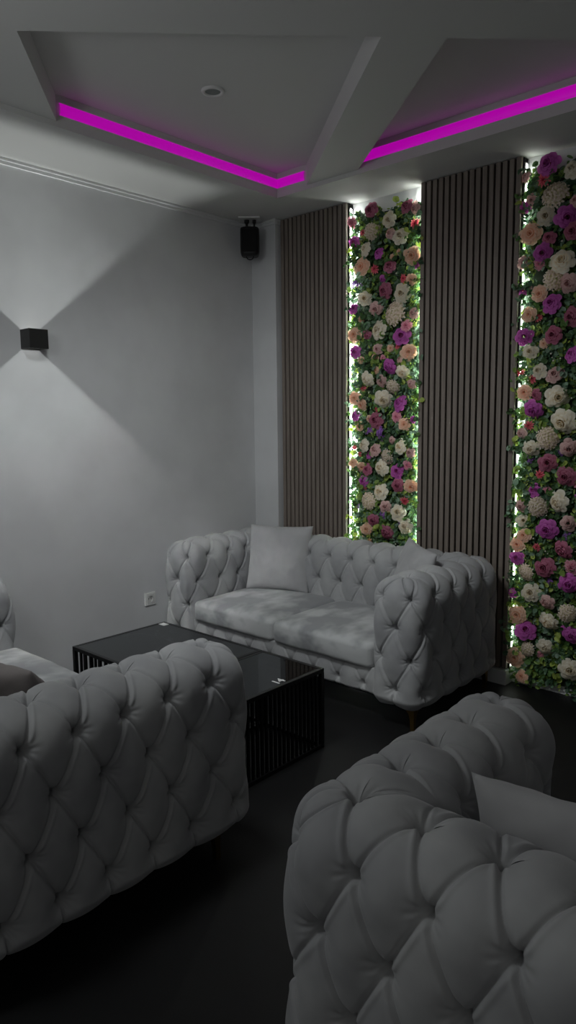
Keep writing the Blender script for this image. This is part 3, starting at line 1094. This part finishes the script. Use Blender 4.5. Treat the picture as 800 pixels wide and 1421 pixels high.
def make_sofa(label, loc, rotz, NA=4, leg_in=0.055):
    SD = HT + NA * CELL + CAP
    t = thing('chesterfield_sofa', label, 'sofa', loc, rotz, 'grey button-tufted sofas')
    a, k, b_ = build_sofa_shell(NA)
    for nm, me in (('arm', a), ('backrest', k), ('arm', b_)):
        me.name = nm
        o = bpy.data.objects.new(nm, me)
        COL.objects.link(o)
        me.materials.append(M_velvet)
        o.parent = t
    iw = SW - 4 * HT
    # tufted rail under the cushions
    nu, nv = int(iw / .005), 34
    u = np.linspace(-iw / 2 - .02, iw / 2 + .02, nu + 1)
    s = np.linspace(0, 1, nv + 1)
    UU, SS = np.meshgrid(u, s)
    z = 0.275 - SS * (0.275 - ZB)
    D = tuft(UU / CELL + .25, 1.0 + (0.275 - z) / ROW * 1.05 + 0.35)
    y = 0.038 - 0.5 * D - 0.006 * np.sin(PI * SS) + 0.03 * np.clip((SS - .85) / .15, 0, 1) ** 2
    V = np.stack([UU, y, z], -1).reshape(-1, 3)
    nc = nu + 1
    i = np.arange(nv)[:, None] * nc + np.arange(nu)[None]
    F = np.stack([i, i + nc, i + nc + 1, i + 1], -1).reshape(-1, 4)
    nvt = len(V)
    top = np.stack([u, np.full(nc, .50), np.full(nc, .275)], -1)
    bot = np.stack([u, np.full(nc, .50), np.full(nc, ZB)], -1)
    V = np.concatenate([V, top, bot])
    j = np.arange(nu)
    F = np.concatenate([F, np.stack([j, j + 1, nvt + j + 1, nvt + j], -1),
                        np.stack([nv * nc + j + 1, nv * nc + j, nvt + nc + j, nvt + nc + j + 1], -1)])
    link_mesh('front_rail', np_mesh('front_rail', V, F), M_velvet, t)
    # two loose seat cushions
    for sgn in (-1, 1):
        w = iw / 2 - 0.004
        bm = rounded_slab('seat_cushion', w, 0.66, 0.135, 0.03, 0.020, 3 + sgn)
        o = obj('seat_cushion', bm, M_cushion, t, smooth=True)
        o.location = (sgn * iw / 4, 0.015 + 0.33, 0.268)
    box('underside', (-SW / 2 + .06, SW / 2 - .06, 0.06, SD - .06, ZB - 0.002, ZB + 0.02), M_lining, t)
    # four curved brass legs
    for sx in (-1, 1):
        for front in (1, 0):
            bm = bmesh.new()
            yc = leg_in if front else SD - 0.085
            xc = sx * (SW / 2 - 0.055)
            prof = [(0.0, 0.0105), (0.02, 0.0105), (0.06, 0.012), (0.085, 0.016), (0.105, 0.025), (0.124, 0.040)]
            rings = []
            for (zz, hw) in prof:
                cx = xc - sx * (hw - 0.0105) * 0.9
                cy = yc + (1 if front else -1) * (hw - 0.0105) * 0.9
                rings.append([bm.verts.new((cx + p * hw, cy + q * hw, zz)) for p, q in ((-1, -1), (1, -1), (1, 1), (-1, 1))])
            for A, B in zip(rings[:-1], rings[1:]):
                for m in range(4):
                    bm.faces.new((A[m], A[(m + 1) % 4], B[(m + 1) % 4], B[m]))
            bm.faces.new(rings[0][::-1])
            bm.faces.new(rings[-1])
            obj('leg', bm, M_brass, t, bevel=0.002)
    return t


# the sofa's own frame has its front at y = 0 facing -y
S1 = make_sofa('grey tufted two-seat sofa standing against the slatted back wall', (-2.755, 2.856, 0), 0)
S3 = dup_tree(S1, (-0.99 + SW / 2, 1.905, 0), PI, 'grey tufted sofa in the lower right foreground, seen from its back corner')
S2 = make_sofa('grey tufted sofa at the lower left, its long tufted arm toward the aisle',
               (-1.725 - SW / 2 * 1.055, 1.70, 0), PI, 5, 0.14)
S2.scale = (1.055, 1, 1)
S1.scale = (1.035, 1, 1)


def pillow(label, loc, rot, size, t, m, seed):
    o = obj('throw_pillow', pillow_mesh('throw_pillow', size, size, t, seed), m, smooth=True)
    o.location = loc
    o.rotation_euler = rot
    return tag(o, label, 'pillow', 'throw pillows')


R_ = math.radians
pillow('square light grey pillow propped in the left corner of the back sofa', (-3.215, 3.435, 0.625), (R_(-14), 0, R_(22)), 0.45, 0.14, M_pillow, 1)
pillow('grey pillow on the back sofa, only its tip showing over the right arm', (-2.13, 3.36, 0.635), (R_(-16), R_(3), R_(-38)), 0.44, 0.14, M_pillow, 5)
pillow('dark taupe pillow on the lower-left sofa, behind its tufted arm', (-2.40, 1.17, 0.50), (R_(24), R_(-4), R_(8)), 0.46, 0.15, M_taupe, 9)
pillow('grey pillow propped inside the right foreground sofa', (-0.44, 1.36, 0.60), (R_(12), R_(-2), R_(4)), 0.45, 0.14, M_pillow, 13)

# ------------------------------------------------------------------ coffee tables
TZ = 0.39


def coffee_table(label, x0, x1, y0, y1, top_mat, top_name, pitch, barred):
    t = thing('coffee_table', label, 'coffee table', ((x0 + x1) / 2, (y0 + y1) / 2, 0), 0, 'black slatted coffee tables')
    w, d = (x1 - x0) / 2, (y1 - y0) / 2
    B = 0.020
    for z0, z1, nm in ((TZ - B, TZ, 'top_frame'), (0.0, B, 'base_frame')):
        bm = bmesh.new()
        add_box(bm, -w, w, -d, -d + B, z0, z1)
        add_box(bm, -w, w, d - B, d, z0, z1)
        add_box(bm, -w, -w + B, -d + B, d - B, z0, z1)
        add_box(bm, w - B, w, -d + B, d - B, z0, z1)
        obj(nm, bm, M_black, t, bevel=0.0015)
    for sx in (-1, 1):
        for sy in (-1, 1):
            box('leg', (sx * w - (B if sx > 0 else 0), sx * w + (0 if sx > 0 else B),
                        sy * d - (B if sy > 0 else 0), sy * d + (0 if sy > 0 else B), B, TZ - B), M_black, t)
    # vertical bars filling the outer sides (the sides toward the sofa and between the tables stay open)
    for side in barred:
        bm = bmesh.new()
        L = d if side < 2 else w
        n = max(4, int(round((2 * L - 2 * B) / pitch)))
        p = (2 * L - 2 * B) / n
        for i in range(1, n):
            c = -L + B + p * i
            h = 0.0055
            if side < 2:
                e = (1 if side else -1) * (w - B / 2)
                add_box(bm, e - h, e + h, c - h, c + h, B, TZ - B)
            else:
                e = (1 if side == 3 else -1) * (d - B / 2)
                add_box(bm, c - h, c + h, e - h, e + h, B, TZ - B)
        obj('side_bars', bm, M_black, t)
    bm = bmesh.new()
    add_box(bm, -w + B, w - B, -d + B, d - B, TZ - 0.014, TZ - 0.0015)
    obj(top_name, bm, top_mat, t)
    return t


coffee_table('black slatted coffee table with a marble-look top, nearest the left wall', -3.25, -2.452, 1.885, 2.485, M_marble, 'marble_top', 0.044, (0, 2))
coffee_table('narrow black slatted coffee table with a dark glass top, nearest the aisle', -2.448, -2.045, 1.885, 2.485, M_glass, 'glass_top', 0.0285, (1, 2))

# number 14 on the glass
cu = bpy.data.curves.new('digits', 'FONT')
cu.body = '14'
cu.size = 0.062
cu.extrude = 0.0006
cu.offset = 0.0012
cu.align_x = 'CENTER'
cu.align_y = 'CENTER'
tmp = bpy.data.objects.new('digits', cu)
COL.objects.link(tmp)
dg = bpy.context.evaluated_depsgraph_get()
me = bpy.data.meshes.new_from_object(tmp.evaluated_get(dg))
bpy.data.objects.remove(tmp)
num = link_mesh('table_number', me, M_white, smooth=False)
num.location = (-2.093, 2.222, TZ - 0.0007)
num.rotation_euler = (0, 0, PI / 2)
tag(num, 'small white number 14 stuck on the glass table top', 'table number')
bm = bmesh.new()
add_box(bm, -0.027, 0.027, -0.019, 0.019, 0.0, 0.0012)
st = obj('table_sticker', bm, M_white, bevel=0.0004)
st.location = (-3.210, 2.448, TZ - 0.0013)
tag(st, 'small white sticker on the far left corner of the marble-look table', 'sticker')

# ------------------------------------------------------------------ wall lamp with up and down beams
LYc, LZc = 2.018, 2.0
wl = thing('wall_lamp', 'small square anthracite wall lamp on the left wall casting light up and down', 'wall lamp', (XL, LYc, LZc))
bm = bmesh.new()
D, W, H, T = 0.100, 0.055, 0.052, 0.004
add_box(bm, 0.0, T, -W, W, -H, H)
add_box(bm, D - T, D, -W, W, -H, H)
add_box(bm, T, D - T, -W, -W + T, -H, H)
add_box(bm, T, D - T, W - T, W, -H, H)
obj('housing', bm, M_lampbox, wl)
bm = bmesh.new()
add_box(bm, T, D - T, -W + T, W - T, -0.003, 0.003)
obj('led_plate', bm, M_lampled, wl)
for sgn, nm in ((1, 'up'), (-1, 'down')):
    ld = bpy.data.lights.new('wall_lamp_bulb', 'POINT')
    ld.energy = 1.0
    ld.color = (0.96, 1.0, 0.985)
    ld.shadow_soft_size = 0.004
    ld.use_nodes = True
    n2 = ld.node_tree
    em = n2.nodes['Emission']
    fo = n2.nodes.new('ShaderNodeLightFalloff')
    fo.inputs['Strength'].default_value = 60.0
    # the lens throws its light along the wall: little goes straight up or out into the room
    ge = n2.nodes.new('ShaderNodeNewGeometry')
    sx = n2.nodes.new('ShaderNodeSeparateXYZ')
    ad = n2.nodes.new('ShaderNodeMath')
    ad.operation = 'ADD'
    ad.inputs[1].default_value = 1.0
    mr = n2.nodes.new('ShaderNodeValToRGB')
    el = mr.color_ramp.elements
    el[0].position, el[0].color = 0.0, (.16, .16, .16, 1)
    el[1].position, el[1].color = 0.985, (.19, .19, .19, 1)
    for ps, vv in ((0.4, .22), (0.7, .5), (0.85, .95), (0.89, 1.0), (0.935, .32)):
        q = el.new(ps)
        q.color = (vv, vv, vv, 1)
    ml = n2.nodes.new('ShaderNodeMath')
    ml.operation = 'MULTIPLY'
    n2.links.new(ge.outputs['Incoming'], sx.inputs[0])
    n2.links.new(sx.outputs['X'], ad.inputs[0])
    n2.links.new(ad.outputs[0], mr.inputs['Fac'])
    n2.links.new(fo.outputs['Constant'], ml.inputs[0])
    n2.links.new(mr.outputs[0], ml.inputs[1])
    n2.links.new(ml.outputs[0], em.inputs['Strength'])
    lo = bpy.data.objects.new('wall_lamp_bulb', ld)
    COL.objects.link(lo)
    lo.parent = wl
    lo.location = (0.078, 0, sgn * 0.008)

# ------------------------------------------------------------------ loudspeaker in the corner
sp = thing('loudspeaker', 'small black loudspeaker hanging from the ceiling in the corner', 'loudspeaker', (-3.635, 3.625, 2.675), R_(42))
bm = bmesh.new()
# rounded body: a soft-cornered box tapering at the bottom
rings = []
for z, s in ((0.0, .80), (0.006, .90), (0.02, .97), (0.05, 1.0), (0.15, 1.0), (0.178, .985), (0.186, .93), (0.19, .8)):
    ring = []
    for i in range(40):
        a = 2 * PI * i / 40
        c, s_ = math.cos(a), math.sin(a)
        n = 4.0
        rr = 1 / (abs(c) ** n + abs(s_) ** n) ** (1 / n)
        ring.append(bm.verts.new((0.066 * s * rr * c, 0.058 * s * rr * s_, z)))
    rings.append(ring)
for A, B in zip(rings[:-1], rings[1:]):
    for i in range(40):
        bm.faces.new((A[i], A[(i + 1) % 40], B[(i + 1) % 40], B[i]))
bm.faces.new(rings[0][::-1])
bm.faces.new(rings[-1])
obj('speaker_body', bm, M_speaker, sp, smooth=True)
box('front_grille', (-0.052, 0.052, -0.0615, -0.056, 0.02, 0.172), M_felt, sp, bevel=0.003)
bm = bmesh.new()
add_tube(bm, [(0.024 * math.cos(a), -0.01, -0.001 - 0.022 * math.sin(a)) for a in [PI * k / 12 for k in range(13)]], 0.004, 8)
obj('handle_loop', bm, M_speaker, sp, smooth=True)
box('ceiling_plate', (-0.075, 0.075, -0.06, 0.06, 0.243, 0.254), M_white, sp, bevel=0.002)
for x, r1 in ((-0.02, .011), (0.032, .008)):
    bm = bmesh.new()
    add_lathe(bm, [(r1 * .8, 0.188), (r1 * .8, 0.215), (r1 * 1.5, 0.225), (r1 * 1.5, 0.244)], 16, Matrix.Translation((x, 0, 0)))
    obj('mounting_bolt', bm, M_speaker, sp)

# ------------------------------------------------------------------ power outlet
po = thing('power_outlet', 'white power outlet low on the left wall beside the sofa', 'power outlet', (XL, 2.762, 0.388))
bm = bmesh.new()
for z0, z1, y0, y1 in ((-.042, .042, -.042, -.029), (-.042, .042, .029, .042), (-.042, -.029, -.029, .029), (.029, .042, -.029, .029)):
    add_box(bm, 0.0, 0.010, y0, y1, z0, z1)
obj('cover_frame', bm, M_white, po, bevel=0.002)
bm = bmesh.new()
Mx = Matrix.Rotation(PI / 2, 4, 'Y')
prof = [(0.0305, 0.0), (0.0285, 0.012), (0.0205, 0.012), (0.0195, -0.0), (0.001, -0.0)]
ring_sq = []
add_lathe(bm, [(0.0205, 0.0125), (0.0195, 0.002), (0.0005, 0.002)], 32, Mx, cap=False)
# square face with a round opening
outer = []
for i in range(32):
    a = 2 * PI * i / 32
    c, s_ = math.cos(a), math.sin(a)
    k = 0.0288 / max(abs(c), abs(s_))
    outer.append((k * c, k * s_))
vo = [bm.verts.new(Mx @ Vector((x, y, 0.0125))) for x, y in outer]
vi = [bm.verts.new(Mx @ Vector((0.0205 * math.cos(2 * PI * i / 32), 0.0205 * math.sin(2 * PI * i / 32), 0.0125))) for i in range(32)]
vb = [bm.verts.new(Mx @ Vector((x, y, 0.0))) for x, y in outer]
for i in range(32):
    j = (i + 1) % 32
    bm.faces.new((vo[i], vo[j], vi[j], vi[i]))
    bm.faces.new((vb[i], vb[j], vo[j], vo[i]))
obj('socket_insert', bm, M_socket, po)
for y in (-0.0095, 0.0095):
    bm = bmesh.new()
    add_lathe(bm, [(0.003, 0.0021), (0.003, 0.0030)], 12, Matrix.Translation((0, y, 0)) @ Mx)
    obj('pin_hole', bm, M_dark, po)
for z in (-0.0185, 0.0185):
    box('earth_clip', (0.002, 0.009, -0.003, 0.003, z - .0012, z + .0012), M_steel, po)

# ------------------------------------------------------------------ recessed ceiling light
dl = thing('recessed_downlight', 'round recessed downlight, switched off, in the raised ceiling', 'ceiling light', (-2.63, 2.395, ZC))
bm = bmesh.new()
add_lathe(bm, [(0.036, -0.004), (0.039, -0.010), (0.050, -0.009), (0.054, -0.003), (0.054, 0.0)], 40, None, cap=False)
obj('trim_ring', bm, M_white, dl, smooth=True)
bm = bmesh.new()
add_lathe(bm, [(0.0005, -0.0045), (0.037, -0.0045), (0.037, 0.0)], 40, None, cap=False)
obj('lens', bm, M_lens, dl)

# ------------------------------------------------------------------ magenta light strips under the raised ceiling


def led_run(label, a, b, n):
    """a half-round diffuser along the lip from a to b; n points into the room"""
    a, b, n = Vector(a), Vector(b), Vector(n)
    t = thing('led_strip', label, 'LED strip light', (a + b) / 2, 0, 'magenta LED strips')
    a, b = a - (a + b) / 2, b - (a + b) / 2
    a2, b2 = a, b
    hh, dd = 0.028, 0.012
    bm = bmesh.new()
    prev = None
    for k in range(11):
        ph = -PI / 2 + PI * k / 10
        o = n * (dd * math.cos(ph)) + Vector((0, 0, hh * math.sin(ph)))
        cur = (bm.verts.new(a2 + o), bm.verts.new(b2 + o))
        if prev:
            bm.faces.new((prev[0], prev[1], cur[1], cur[0]))
        prev = cur
    bmesh.ops.recalc_face_normals(bm, faces=bm.faces[:])
    obj('diffuser', bm, M_led_pink, t, smooth=True)
    bm = bmesh.new()
    for z0, z1 in ((-0.031, -0.028), (0.028, 0.031)):
        lo_, hi_ = Vector((min(a.x, b.x), min(a.y, b.y), 0)), Vector((max(a.x, b.x), max(a.y, b.y), 0))
        q = [lo_, hi_, lo_ + n * 0.004, hi_ + n * 0.004]
        add_box(bm, min(v.x for v in q), max(v.x for v in q), min(v.y for v in q), max(v.y for v in q), z0, z1)
    obj('channel', bm, M_white, t)
    return t


ZL = 3.013
led_run('magenta LED strip glowing along the left edge of the raised ceiling', (LX, 1.925, ZL), (LX, LY - 0.001, ZL), (1, 0, 0))
led_run('short magenta LED strip between the ceiling corner and the diagonal beam', (LX + .001, LY, ZL), (-2.96, LY, ZL), (0, -1, 0))
led_run('magenta LED strip right of the diagonal beam, above the slatted panels', (-2.545, LY, ZL), (-0.62, LY, ZL), (0, -1, 0))
